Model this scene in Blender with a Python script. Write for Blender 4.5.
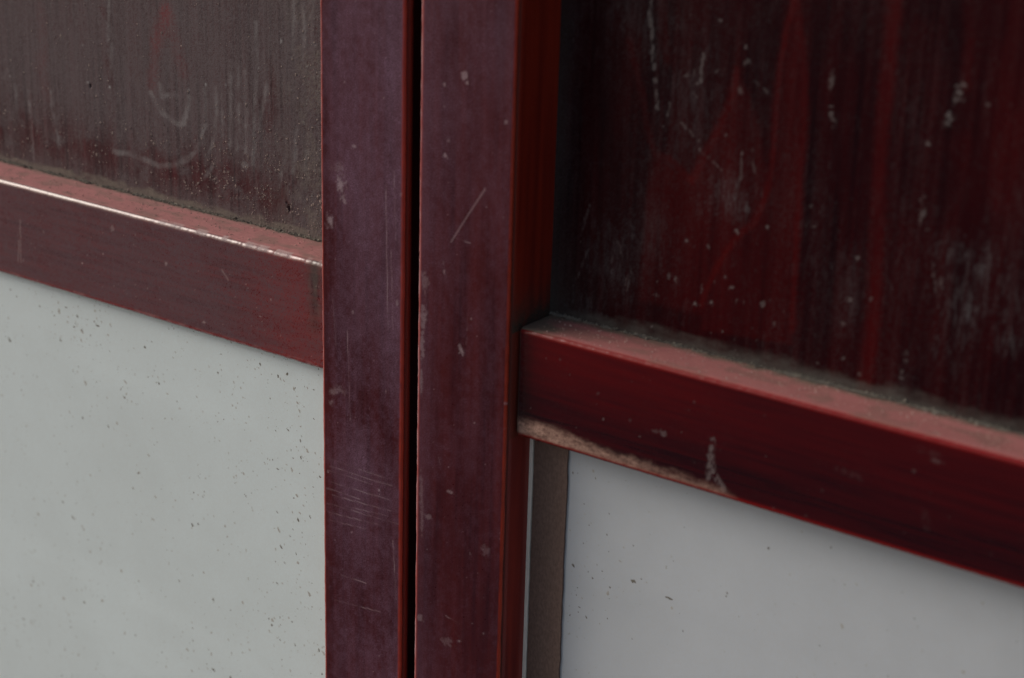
import bpy, math
import numpy as np
from mathutils import Matrix, Vector

scene = bpy.context.scene
for o in list(bpy.data.objects):
    bpy.data.objects.remove(o)

# ------------------------------------------------------------------ camera
cam_data = bpy.data.cameras.new('camera')
cam = bpy.data.objects.new('camera', cam_data)
scene.collection.objects.link(cam)
scene.camera = cam
cam_data.sensor_width = 36.0
cam_data.lens = 64.87
cam_data.clip_start = 0.01
cam_data.clip_end = 2000.0
_r = Vector((0.80987417, 0.58595914, 0.02749028))
_u = Vector((-0.21846128, 0.25778733, 0.9411803))
_f = Vector((-0.54440656, 0.76824318, -0.33678468))
cam.matrix_world = Matrix(((_r.x, _u.x, -_f.x, 0.487),
                           (_r.y, _u.y, -_f.y, -0.6134),
                           (_r.z, _u.z, -_f.z, 0.2658),
                           (0, 0, 0, 1)))
cam_data.dof.use_dof = True
cam_data.dof.focus_distance = 0.878
cam_data.dof.aperture_fstop = 7.2

# ------------------------------------------------------------------ sky, sun, exposure
SUN_ELEV, SUN_AZ = math.radians(34), math.radians(-62)     # azimuth from -Y (straight out of the door) towards -X
sun_dir = Vector((math.sin(SUN_AZ) * math.cos(SUN_ELEV), -math.cos(SUN_AZ) * math.cos(SUN_ELEV), math.sin(SUN_ELEV)))
world = bpy.data.worlds.new('World')
scene.world = world
world.use_nodes = True
wn = world.node_tree
bg = wn.nodes['Background']
sky = wn.nodes.new('ShaderNodeTexSky')
sky.sky_type = 'NISHITA'
sky.sun_disc = False
sky.sun_elevation = SUN_ELEV
sky.sun_rotation = math.atan2(sun_dir.x, sun_dir.y)
sky.air_density = 1.0
sky.dust_density = 6.0
sky.ozone_density = 1.0
overcast = wn.nodes.new('ShaderNodeHueSaturation')          # a pale, thinly clouded sky
overcast.inputs['Saturation'].default_value = 0.85
wn.links.new(sky.outputs[0], overcast.inputs['Color'])
wn.links.new(overcast.outputs[0], bg.inputs[0])
bg.inputs[1].default_value = 0.14
sun_data = bpy.data.lights.new('sun', 'SUN')
sun_data.energy = 1.0
sun_data.angle = math.radians(30)
sun_data.color = (1.0, 0.99, 0.98)
sun = bpy.data.objects.new('sun', sun_data)
scene.collection.objects.link(sun)
sun.rotation_euler = (-sun_dir).to_track_quat('-Z', 'Y').to_euler()
vs = scene.view_settings
vs.view_transform = 'Standard'
vs.look = 'None'
vs.exposure = -0.2
vs.gamma = 1.0
vs.use_curve_mapping = False

# ------------------------------------------------------------------ numbers (metres): x along the doors, y into them, z up from the right rail's top
STILE_W = 0.050
GAP = 0.0083
LX0, LX1 = -GAP - 0.0489, -GAP          # left leaf's closing stile
RX0, RX1 = 0.0, STILE_W                 # right leaf's hanging stile
ZL, ZR, RAIL_HL, RAIL_H = 0.0066, 0.0, 0.0541, 0.0512    # rail tops and heights
YL, YR = 0.0058, 0.0070                 # rail fronts, set back from the stile fronts (y = 0)
Y_PANEL, Y_PANE, Y_PANE_L = 0.0318, 0.0200, 0.0115
rng = np.random.default_rng(11)

# ------------------------------------------------------------------ noise and mark helpers (all in millimetres)
def _hash(ix, iz, seed):
    n = (ix.astype(np.int64) * 374761393 + iz.astype(np.int64) * 668265263 + seed * 974634777) & 0x7fffffff
    n = ((n ^ (n >> 13)) * 1274126177) & 0x7fffffff
    n = (n ^ (n >> 16)) & 0xffff
    return n / 65535.0
def vnoise(x, z, seed=0):
    ix, iz = np.floor(x), np.floor(z)
    fx, fz = x - ix, z - iz
    fx = fx * fx * (3 - 2 * fx); fz = fz * fz * (3 - 2 * fz)
    a = _hash(ix, iz, seed); b = _hash(ix + 1, iz, seed); c = _hash(ix, iz + 1, seed); d = _hash(ix + 1, iz + 1, seed)
    return (a * (1 - fx) + b * fx) * (1 - fz) + (c * (1 - fx) + d * fx) * fz
def fbm(x, z, seed=0, octaves=4, gain=0.5):
    s = 0; a = 1.0; t = 0
    for k in range(octaves):
        s = s + a * vnoise(x * 2 ** k + 17.3 * k, z * 2 ** k - 9.1 * k, seed + k)
        t += a; a *= gain
    return s / t
def speckle(X, Z, seed):
    return _hash(np.round(X / .55), np.round(Z / .55), seed) - .5
def sstep(a, b, v):
    t = np.clip((v - a) / (b - a), 0, 1)
    return t * t * (3 - 2 * t)
def line(X, Z, pts, w, soft=0.6, ragged=0.0, seed=0):
    """0..1 along a polyline of (x, z) points, w mm wide"""
    out = np.zeros_like(X)
    P = np.array([p[:2] for p in pts], float)
    m = w + soft + 2
    sel = (X > P[:, 0].min() - m) & (X < P[:, 0].max() + m) & (Z > P[:, 1].min() - m) & (Z < P[:, 1].max() + m)
    x, z = X[sel], Z[sel]
    if ragged:
        x = x + (fbm(x / 1.6, z / 1.6, seed, 3) - .5) * ragged
    d = np.full_like(x, 1e9)
    for (ax, az), (bx, bz) in zip(P[:-1], P[1:]):
        dx, dz = bx - ax, bz - az
        t = np.clip(((x - ax) * dx + (z - az) * dz) / (dx * dx + dz * dz + 1e-9), 0, 1)
        d = np.minimum(d, np.hypot(x - ax - t * dx, z - az - t * dz))
    out[sel] = 1 - sstep(w / 2, w / 2 + soft, d)
    return out
def blob(X, Z, c, rx, rz, seed=0, rough=0.8, soft=0.6):
    out = np.zeros_like(X)
    m = 1.6
    sel = (abs(X - c[0]) < rx * m + 1) & (abs(Z - c[1]) < rz * m + 1)
    x, z = X[sel], Z[sel]
    d = np.hypot((x - c[0]) / rx, (z - c[1]) / rz) + (fbm(x / 1.3, z / 1.3, seed, 3) - .5) * rough
    out[sel] = 1 - sstep(1 - soft, 1, d)
    return out
def inside(X, Z, poly, soft=1.0):
    """soft mask of the area inside a polygon"""
    P = np.array([p[:2] for p in poly], float)
    ins = np.zeros(X.shape, bool)
    d = np.full(X.shape, 1e9)
    n = len(P)
    for i in range(n):
        ax, az = P[i]; bx, bz = P[(i + 1) % n]
        cond = ((az > Z) != (bz > Z))
        xi = (bx - ax) * (Z - az) / ((bz - az) if abs(bz - az) > 1e-9 else 1e-9) + ax
        ins ^= cond & (X < xi)
        dx, dz = bx - ax, bz - az
        t = np.clip(((X - ax) * dx + (Z - az) * dz) / (dx * dx + dz * dz + 1e-9), 0, 1)
        d = np.minimum(d, np.hypot(X - ax - t * dx, Z - az - t * dz))
    return sstep(-soft, soft, np.where(ins, d, -d))

# ------------------------------------------------------------------ mesh helpers
def link(o, parent=None):
    scene.collection.objects.link(o)
    if parent is not None:
        o.parent = parent
    return o
def grid_object(name, V, mat, parent, wear=None, close=True, smooth=True):
    """V: (nT, nP, 3) rings along a sweep -> one closed mesh; wear(X, Y, Z in mm) -> (N, 4) mask attribute"""
    nT, nP = V.shape[:2]
    verts = V.reshape(-1, 3)
    i = np.arange(nT - 1)[:, None] * nP
    j = np.arange(nP)[None, :]
    j2 = (j + 1) % nP
    quads = np.stack(np.broadcast_arrays(i + j, i + j2, i + nP + j2, i + nP + j), -1).reshape(-1, 4)
    nq = len(quads)
    me = bpy.data.meshes.new(name)
    loops = np.concatenate([quads.ravel(), np.arange(nP)[::-1], (nT - 1) * nP + np.arange(nP)])
    starts = np.concatenate([np.arange(nq) * 4, [nq * 4, nq * 4 + nP]])
    me.vertices.add(len(verts)); me.vertices.foreach_set('co', verts.astype(np.float32).ravel())
    me.loops.add(len(loops)); me.loops.foreach_set('vertex_index', loops.astype(np.int32))
    me.polygons.add(nq + 2); me.polygons.foreach_set('loop_start', starts.astype(np.int32))
    me.update(calc_edges=True)
    if me.validate(verbose=False):
        pass
    me.polygons.foreach_set('use_smooth', [smooth] * len(me.polygons))
    if wear is not None:
        a = me.attributes.new('wear', 'FLOAT_COLOR', 'POINT')
        q = np.clip(wear(verts[:, 0] * 1000, verts[:, 1] * 1000, verts[:, 2] * 1000), 0, 1)
        a.data.foreach_set('color', q.astype(np.float32).ravel())
    me.materials.append(mat)
    return link(bpy.data.objects.new(name, me), parent)
def ramp(lo, a, b, hi, step, coarse):
    """coordinates lo..hi, fine between a and b"""
    p = np.arange(a, b, step)
    return np.unique(np.round(np.concatenate([np.linspace(lo, a, max(2, int((a - lo) / coarse))), p, np.linspace(b, hi, max(2, int((hi - b) / coarse)))]), 6))
def arc(cx, cy, r, a0, a1, n):
    t = np.radians(np.linspace(a0, a1, n))
    return [(cx + r * math.cos(k), cy + r * math.sin(k)) for k in t]

# ------------------------------------------------------------------ materials
class Nodes:
    def __init__(s, mat):
        mat.use_nodes = True
        s.t = mat.node_tree
        s.bsdf = s.t.nodes['Principled BSDF']
    def new(s, kind, **kw):
        n = s.t.nodes.new(kind)
        for k, v in kw.items():
            if hasattr(n, k): setattr(n, k, v)
            else: n.inputs[k].default_value = v
        return n
    def link(s, a, b): s.t.links.new(a, b)
    def put(s, sock, v):
        if isinstance(v, bpy.types.NodeSocket): s.t.links.new(v, sock)
        else: sock.default_value = v
    def math(s, op, a, b=0.0, clamp=False):
        n = s.t.nodes.new('ShaderNodeMath'); n.operation = op; n.use_clamp = clamp
        s.put(n.inputs[0], a); s.put(n.inputs[1], b)
        return n.outputs[0]
    def mix(s, f, a, b):
        n = s.t.nodes.new('ShaderNodeMix'); n.data_type = 'RGBA'
        s.put(n.inputs[0], f)
        s.put(n.inputs[6], a if isinstance(a, bpy.types.NodeSocket) else (*a, 1)); s.put(n.inputs[7], b if isinstance(b, bpy.types.NodeSocket) else (*b, 1))
        return n.outputs[2]
    def noise(s, scale, detail=3, rough=.6, stretch=(1, 1, 1), dist=0.0):
        tc = s.new('ShaderNodeTexCoord')
        mp = s.new('ShaderNodeMapping'); mp.inputs['Scale'].default_value = stretch
        s.link(tc.outputs['Object'], mp.inputs[0])
        n = s.new('ShaderNodeTexNoise'); n.inputs['Scale'].default_value = scale; n.inputs['Detail'].default_value = detail
        n.inputs['Roughness'].default_value = rough; n.inputs['Distortion'].default_value = dist
        s.link(mp.outputs[0], n.inputs[0])
        return n.outputs[0]
    def remap(s, v, a, b, c, d):
        n = s.t.nodes.new('ShaderNodeMapRange'); n.clamp = True
        s.put(n.inputs[0], v)
        for k, q in zip((1, 2, 3, 4), (a, b, c, d)): n.inputs[k].default_value = q
        return n.outputs[0]

def lacquer(name, dark, red, dust, pale, grime, grain=(1, 1, .04), rough=.3, coat=.35, dust_top=None, bump=.12, spec=.5, contrast=.9):
    """dark red lacquered wood; attribute 'wear': R dust film, G bare / scraped marks, B redder grain, A caked grime"""
    mat = bpy.data.materials.new(name)
    n = Nodes(mat)
    at = n.new('ShaderNodeAttribute'); at.attribute_name = 'wear'
    sp = n.new('ShaderNodeSeparateColor'); n.link(at.outputs['Color'], sp.inputs[0])
    R, G, B = sp.outputs; A = at.outputs['Alpha']
    g1 = n.noise(420, 4, .6, grain, .4)
    g2 = n.noise(90, 3, .5, grain, .6)
    fine = n.noise(1700, 2, .75)
    fine2 = n.noise(900, 3, .6)
    tone = n.math('ADD', n.math('MULTIPLY', B, .85), n.math('MULTIPLY', n.math('SUBTRACT', n.math('ADD', g1, g2), 1.0), contrast), True)
    base = n.mix(tone, dark, red)
    # dust film broken into grains
    gr = n.math('ADD', n.remap(fine, .34, .66, -.62, .62), n.remap(fine2, .3, .7, -.18, .18))
    film = n.math('MULTIPLY', R, n.math('ADD', gr, 1.0), True)
    colour = n.mix(film, base, dust)
    if dust_top is not None:
        geo = n.new('ShaderNodeNewGeometry')
        sx = n.new('ShaderNodeSeparateXYZ'); n.link(geo.outputs['Normal'], sx.inputs[0])
        up = n.math('MULTIPLY', n.remap(sx.outputs[2], .80, .98, 0, 1), n.remap(n.math('ADD', n.math('MULTIPLY', fine2, .6), n.math('MULTIPLY', g2, .4)), .3, .62, .66, 1.0))
        colour = n.mix(up, colour, dust_top)
    else:
        up = 0.0
    gm = n.math('MULTIPLY', A, n.remap(fine2, .25, .75, .6, 1.2), True)
    colour = n.mix(gm, colour, grime)
    pl = n.math('MULTIPLY', G, n.remap(fine, .3, .6, .55, 1.15), True)
    colour = n.mix(pl, colour, pale)
    n.link(colour, n.bsdf.inputs['Base Color'])
    matte = n.math('ADD', n.math('ADD', n.math('MULTIPLY', film, .55), gm), n.math('ADD', n.math('MULTIPLY', pl, .8), n.math('MULTIPLY', up, .8)), True)
    n.link(n.math('ADD', n.math('MULTIPLY', matte, .95 - rough), n.math('ADD', n.remap(fine2, .3, .7, -.04, .08), rough)), n.bsdf.inputs['Roughness'])
    n.link(n.math('MULTIPLY', n.math('SUBTRACT', 1.0, matte), coat, True), n.bsdf.inputs['Coat Weight'])
    n.bsdf.inputs['Coat Roughness'].default_value = .10
    n.link(n.math('MULTIPLY', n.math('SUBTRACT', 1.0, n.math('MULTIPLY', matte, .8)), spec), n.bsdf.inputs['Specular IOR Level'])
    b = n.new('ShaderNodeBump'); b.inputs['Strength'].default_value = bump; b.inputs['Distance'].default_value = .0006
    h = n.math('ADD', n.math('ADD', n.math('MULTIPLY', g1, .5), n.math('MULTIPLY', n.math('MULTIPLY', fine, n.math('ADD', n.math('MULTIPLY', R, 1.2), A)), .8)), n.math('MULTIPLY', g2, .5))
    n.link(h, b.inputs['Height']); n.link(b.outputs[0], n.bsdf.inputs['Normal'])
    return mat

V_GRAIN, H_GRAIN = (1, 1, .05), (.05, 1, 1)
M_STILE = lacquer('stile_lacquer', (.0215, .0003, .0042), (.42, .040, .014), (.128, .068, .106), (.36, .28, .30), (.05, .045, .036), V_GRAIN, rough=.30, coat=.10, contrast=.05, spec=.22)
M_RAIL_L = lacquer('dusty_rail_lacquer', (.026, .0006, .0045), (.24, .013, .010), (.090, .051, .060), (.42, .33, .32), (.15, .13, .105), H_GRAIN, rough=.18, coat=.8, dust_top=(.38, .175, .168), contrast=.16, spec=.25)
M_RAIL_R = lacquer('worn_rail_lacquer', (.0115, .0000, .0022), (.19, .002, .0015), (.12, .095, .095), (.40, .25, .195), (.125, .108, .082), H_GRAIN, rough=.18, coat=.22, dust_top=(.36, .145, .138), contrast=.08, spec=.12)
M_PANEL_L = lacquer('dusty_panel_stain', (.018, .003, .006), (.15, .012, .016), (.099, .080, .084), (.27, .262, .262), (.165, .142, .120), V_GRAIN, rough=.55, coat=.0, bump=.28, spec=.22, contrast=.4)
M_PANEL_R = lacquer('red_panel_stain', (.0075, .0006, .0020), (.075, .0025, .0025), (.080, .073, .076), (.32, .30, .29), (.088, .084, .075), V_GRAIN, rough=.30, coat=.0, bump=.05, spec=.09, contrast=.14)

def plain(name, a, b, scale=300, rough=.8, stretch=(1, 1, 1), spec=.3, bump=0.0):
    mat = bpy.data.materials.new(name); n = Nodes(mat)
    f = n.remap(n.noise(scale, 4, .65, stretch), .3, .7, 0, 1)
    n.link(n.mix(f, a, b), n.bsdf.inputs['Base Color'])
    n.bsdf.inputs['Roughness'].default_value = rough
    n.bsdf.inputs['Specular IOR Level'].default_value = spec
    if bump:
        bb = n.new('ShaderNodeBump'); bb.inputs['Strength'].default_value = bump; bb.inputs['Distance'].default_value = .0005
        n.link(n.noise(scale * 2, 3, .6, stretch), bb.inputs['Height']); n.link(bb.outputs[0], n.bsdf.inputs['Normal'])
    return mat
def pane_material(name, a, b):
    mat = bpy.data.materials.new(name); n = Nodes(mat)
    big = n.remap(n.noise(9, 3, .5, (1, 1, .7), .6), .35, .65, 0, 1)
    cloud = n.remap(n.noise(60, 5, .65), .3, .7, 0, 1)
    fine = n.remap(n.noise(1500, 2, .6, (1, 1, .6)), .3, .75, 0, 1)
    c = n.mix(n.math('ADD', n.math('MULTIPLY', big, .6), n.math('MULTIPLY', cloud, .4)), a, b)
    tc = n.new('ShaderNodeTexCoord'); mp = n.new('ShaderNodeMapping')
    mp.inputs['Rotation'].default_value = (0, math.radians(-52), 0); mp.inputs['Scale'].default_value = (2.0, 1, 11)
    n.link(tc.outputs['Object'], mp.inputs[0])
    sw = n.new('ShaderNodeTexNoise'); sw.inputs['Scale'].default_value = 1.0; sw.inputs['Detail'].default_value = 4; sw.inputs['Distortion'].default_value = .5
    n.link(mp.outputs[0], sw.inputs[0])
    c = n.mix(n.remap(sw.outputs[0], .50, .64, 0, .22), c, tuple(min(1, k * 1.16) for k in b))
    c = n.mix(n.math('MULTIPLY', fine, .22), c, (.42, .38, .33))
    n.link(c, n.bsdf.inputs['Base Color'])
    n.link(n.remap(cloud, 0, 1, .28, .45), n.bsdf.inputs['Roughness'])
    n.bsdf.inputs['Specular IOR Level'].default_value = .45
    return mat
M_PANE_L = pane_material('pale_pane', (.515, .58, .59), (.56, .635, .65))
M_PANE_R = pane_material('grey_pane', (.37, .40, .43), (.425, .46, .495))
M_LATH = plain('bare_brown_lath', (.125, .082, .065), (.19, .128, .105), 900, .85, (1, 1, .5), .2, .1)
M_BEAD = plain('white_sealant', (.78, .77, .68), (.85, .84, .76), 200, .6)
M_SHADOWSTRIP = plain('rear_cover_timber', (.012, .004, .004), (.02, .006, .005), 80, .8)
M_GRIT = plain('pinkish_grit', (.13, .098, .088), (.33, .255, .225), 1400, .95)
M_CRUMB = plain('pale_crumbs', (.30, .17, .14), (.50, .36, .31), 1400, .95)
M_FLUFF = plain('grey_dirt', (.13, .115, .093), (.25, .225, .185), 700, .95, bump=.4)
M_SPECK = plain('dark_dirt_fleck', (.09, .082, .068), (.17, .155, .13), 900, .9)
M_SPECK2 = plain('pale_dirt_fleck', (.27, .26, .23), (.40, .39, .36), 900, .9)

# ------------------------------------------------------------------ unseen pavement, added to bounce light up onto the doors
def bounce_ground():
    V = np.zeros((2, 4, 3)); V[0, :, 2] = -.86; V[1, :, 2] = -.85
    V[:, :, :2] = np.array([(-40, -40), (40, -40), (40, 3), (-40, 3)])[None]
    o = grid_object('ground', V, plain('pale_pavement', (.16, .16, .16), (.20, .20, .198), 6, .9), None, smooth=False)
    o['kind'] = 'structure'
bounce_ground()

# ------------------------------------------------------------------ the two door leaves
def leaf(name, label, loc):
    e = bpy.data.objects.new(name, None)
    e.empty_display_size = .1
    e['label'] = label; e['category'] = 'door'; e['group'] = 'two door leaves meeting at a narrow gap'
    return link(e)
LEFT = leaf('door_leaf', 'dust-covered left door leaf with pale speckled pane below its rail', None)
RIGHT = leaf('door_leaf', 'right door leaf with glossy dark red panel and rail worn bare at its corner', None)
Z_LO, Z_HI = -.62, .55
Z_FINE = ramp(Z_LO, -.245, .175, Z_HI, .00055, .02)

def stile(parent, x0, x1, wear, quirk=True, seed=3, rebate=False):
    r = .0014
    prof = []
    prof += [(x, 0.0) for x in np.linspace(x0 + r, x1 - r, 90)]
    prof += arc(x1 - r, r, r, -90, -8, 7)[1:]
    if quirk:
        prof += [(x1, .0016), (x1 - .0005, .0018), (x1 - .0010, .0022), (x1 - .0010, .0027), (x1 - .0004, .0031), (x1, .0034)]
    xs = x1
    if rebate:                                                 # meeting edge stepped back behind a narrow lip
        prof += [(x1, .0050), (x1 - .0002, .0058), (x1 - .0060, .0060)]
        xs = x1 - .0065
    prof += [(xs, y) for y in np.linspace(.0064, .044, 46)]
    prof += [(xs - .0006, .0448), (x0 + .0006, .0448)]
    prof += [(x0, y) for y in (.044, .030, .015, .006, .003)]
    prof += arc(x0 + r, r, r, 188, 270, 7)[:-1]
    prof = np.array(prof)
    z = Z_FINE
    V = np.zeros((len(z), len(prof), 3))
    V[:, :, 0] = prof[None, :, 0]; V[:, :, 1] = prof[None, :, 1]; V[:, :, 2] = z[:, None]
    # hand-planed: edges wander by a tenth of a millimetre
    edge = np.clip((abs(prof[:, 0] - (x0 + x1) / 2) - (x1 - x0) / 2 + .003) / .003, 0, 1)
    wob = (fbm(z * 1000 / 9, z * 0 + seed, seed, 4) - .5) * .00045
    wob2 = (fbm(z * 1000 / 2.5, z * 0 + seed + 5, seed, 3) - .5) * .00028
    sgn = np.sign(prof[:, 0] - (x0 + x1) / 2)
    front = prof[:, 1] < .003
    V[:, :, 0] += (wob + wob2)[:, None] * (edge * sgn * front)[None, :]
    V[:, :, 1] += ((fbm(V[:, :, 0] * 1000 / 14, V[:, :, 2] * 1000 / 60, seed + 2, 3) - .5) * .00035) * (prof[:, 1] < .0005)[None, :]
    return grid_object('stile', V, M_STILE, parent, wear)

def rail(parent, xa, xb, ztop, yf, mat, wear, end_a=False, end_b=False, seed=5, RAIL_H=RAIL_H):
    r = .0024 if RAIL_H < .053 else .0030
    zb = ztop - RAIL_H
    prof = []
    prof += [(yf, z) for z in np.linspace(zb + r, ztop - r, 84)]
    prof += arc(yf + r, ztop - r, r, 180, 92, 9)[1:]
    prof += [(y, ztop) for y in np.linspace(yf + r + .0004, .044, 40)]
    prof += [(.044, zb)]
    prof += [(y, zb) for y in (.032, .020, .014, yf + r + .0004)]
    prof += arc(yf + r, zb + r, r, 268, 182, 8)
    prof = np.array(prof)
    x = ramp(xa, max(xa + .001, -.345), min(xb - .001, .30), xb, .00055, .02)
    ends = []
    for flag, at, sg in ((end_a, xa, 1), (end_b, xb, -1)):
        if flag:
            ends.append((at, sg))
            x = np.unique(np.concatenate([x, at + sg * np.linspace(0, .0022, 9)]))
    V = np.zeros((len(x), len(prof), 3))
    V[:, :, 0] = x[:, None]; V[:, :, 1] = prof[None, :, 0]; V[:, :, 2] = prof[None, :, 1]
    wob = (fbm(x * 1000 / 8, x * 0 + 3, seed, 4) - .5) * .0005 + (fbm(x * 1000 / 1.8, x * 0 + 9, seed, 3) - .5) * (.00022 + .0005 * sstep(-.22, -.10, x) * (x < 0))
    corner = (np.clip(1 - abs(prof[:, 1] - ztop) / .003, 0, 1) + np.clip(1 - abs(prof[:, 1] - zb) / .003, 0, 1)) * (prof[:, 0] < yf + .003)
    V[:, :, 1] += wob[:, None] * corner[None, :]
    V[:, :, 2] += ((fbm(V[:, :, 0] * 1000 / 3, V[:, :, 1] * 1000 / 3, seed + 4, 3) - .5) * .0003) * ((prof[:, 1] > ztop - .0005) & (prof[:, 0] > yf + .003))[None, :]
    mid = np.array([yf + .018, (ztop + zb) / 2])
    for at, sg in ends:                                        # eased ends
        d = np.clip((x - at) * sg / .0022, 0, 1)
        ins = .0022 * (1 - np.sqrt(np.clip(1 - (1 - d) ** 2, 0, 1)))
        V[:, :, 1] += ins[:, None] * (prof[:, 0] < yf + .003)[None, :]
        V[:, :, 2] -= (ins * .6)[:, None] * np.sign(prof[:, 1] - mid[1])[None, :] * (abs(prof[:, 1] - mid[1]) > RAIL_H / 2 - .003)[None, :]
    return grid_object('rail', V, mat, parent, wear)

def sheet(name, parent, mat, xs, zs, y, thick, wear, relief=None):
    n = len(xs)
    V = np.zeros((len(zs), n + 2, 3))
    V[:, :n, 0] = xs[None, :]; V[:, :n, 1] = y
    V[:, n, 0] = xs[-1]; V[:, n + 1, 0] = xs[0]; V[:, n:, 1] = y + thick
    V[:, :, 2] = zs[:, None]
    if relief is not None:
        V[:, :n, 1] -= relief(V[:, :n, 0] * 1000, V[:, :n, 2] * 1000) / 1000
    return grid_object(name, V, mat, parent, wear, smooth=True)

# ---------------------------------------------------------------- wear and painted gap shade: closing stile of the left leaf
L_SCRATCH = [[(-54.4, -88.5), (-17.7, -88.6)], [(-53.1, -92.4), (-14.1, -91.7)], [(-54.4, -94.8), (-26.3, -94.1)], [(-51.9, -100.4), (-15.2, -99.2)], [(-55.1, -104.5), (-33.7, -104.1)], [(-51.3, -107.1), (-14.6, -104.7)], [(-54.6, -112.3), (-10.3, -110.2)], [(-43.1, -110.5), (-16.4, -107.8)], [(-54.0, -116.9), (-21.3, -114.0)], [(-52.7, -120.8), (-29.9, -118.7)], [(-45.8, -148.3), (-29.9, -147.5)], [(-49.8, -163.3), (-21.1, -160.2)], [(-13.3, -119.4), (-11.2, -150.5)], [(-14.0, 60.6), (-12.6, 28.7)], [(-18.6, 53.0), (-17.0, -14.8)], [(-15.5, 23.5), (-14.1, -14.2)], [(-41.5, -20.5), (-39.8, -65.0)], [(-50.0, -7.6), (-48.3, -29.4)]]
L_SPOTS = [(-44.9, 48.8, 2.6, 3.6, 0.8), (-43.1, 41.6, 2.0, 2.4, 0.6), (-51.6, 29.6, 2.4, 4.0, 0.75), (-37.9, -11.3, 0.7, 1.2, 0.6), (-19.9, 91.9, 0.7, 0.7, 0.6), (-37.1, 67.6, 1.0, 0.7, 0.6), (-42.3, 95.8, 0.8, 0.6, 0.5), (-53.8, -95.7, 0.6, 0.6, 0.9), (-22.0, -96.0, 0.6, 0.6, 0.9), (-50.3, -53.5, 2.8, 1.8, 0.4), (-46.0, -51.4, 4, 2, 0.3), (-51.6, -58.9, 1.4, 1.8, 0.35), (-38.7, -123.0, 0.7, 0.6, 0.5), (-11.8, -0.7, 0.8, 2.0, 0.5), (-10.0, 50.0, 0.8, 0.8, 0.4), (-46.6, 55.9, 4, 3, 0.25)]
def wear_shade_stile_left(X, Y, Z):
    f = (Y < 1.2)
    u = np.clip((X - LX0 * 1000) / (LX1 * 1000 - LX0 * 1000), 0, 1)
    cloud = fbm(X / 16, Z / 26, 1, 5)
    streak = fbm(X / 1.2, Z / 40, 4, 3)
    mott = fbm(X / 2.4, Z / 3.2, 8, 4)
    R = .21 + .42 * (cloud - .5) + .12 * (streak - .5) + .40 * (mott - .5)
    R += .22 * speckle(X, Z, 9)
    R += .16 * sstep(-70, 120, Z) + .16 * np.exp(-((u - .52) / .3) ** 2) * sstep(-60, 10, Z) * (1 - sstep(60, 130, Z))
    R += .22 * sstep(.68, .93, u) * (cloud + .1)
    R += .28 * np.exp(-((u - .42) / .28) ** 2) * np.exp(-((Z + 100) / 38) ** 2)
    R -= .20 * np.exp(-(u / .16) ** 2)
    R -= .12 * np.exp(-((Z + 60) / 16) ** 2)
    R = np.where(f, R, .04)
    G = np.zeros_like(X)
    for k, s in enumerate(L_SCRATCH):
        br = fbm(X / 6, Z / 6, 40 + k, 2)
        G = np.maximum(G, line(X, Z, s, .12, .35) * (.08 + .26 * sstep(.35, .75, br)))
    for k, (cx, cz, rx, rz, a) in enumerate(L_SPOTS):
        G = np.maximum(G, blob(X, Z, (cx, cz), rx * 1.25, rz * 1.25, 60 + k, 1.7, .95) * a * .6)
    sp = vnoise(X / .9, Z / .9, 77)
    G = np.maximum(G, sstep(.965, .995, sp) * .35 * (mott > .45))
    e0 = 1 - sstep(.4, 2.0, X - LX0 * 1000); e1 = 1 - sstep(.3, 2.2, LX1 * 1000 - X)
    rag = fbm(X / 2, Z / 5, 13, 3)
    B = .06 * (streak - .4) + .09 * fbm(X / 8, Z / 70, 23, 3)
    B = B + e0 * (.6 + .8 * rag) + e1 * (.7 + .8 * rag)
    R = R * (1 - .8 * np.maximum(e0, e1))
    G = np.maximum(G, (1 - sstep(.5, 1.5, X - LX0 * 1000)) * (.30 + .30 * sstep(.35, .7, rag)))
    A = np.where(Y > 4, .25, 0.0)
    m = ~f
    G = np.where(m, 0, G); B = np.where(m, np.where(Y < 5.9, .42, .05), B)  # darkness of the gap painted in: meeting edge loses its red further back
    return np.stack([R, G, B, A], 1)

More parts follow.
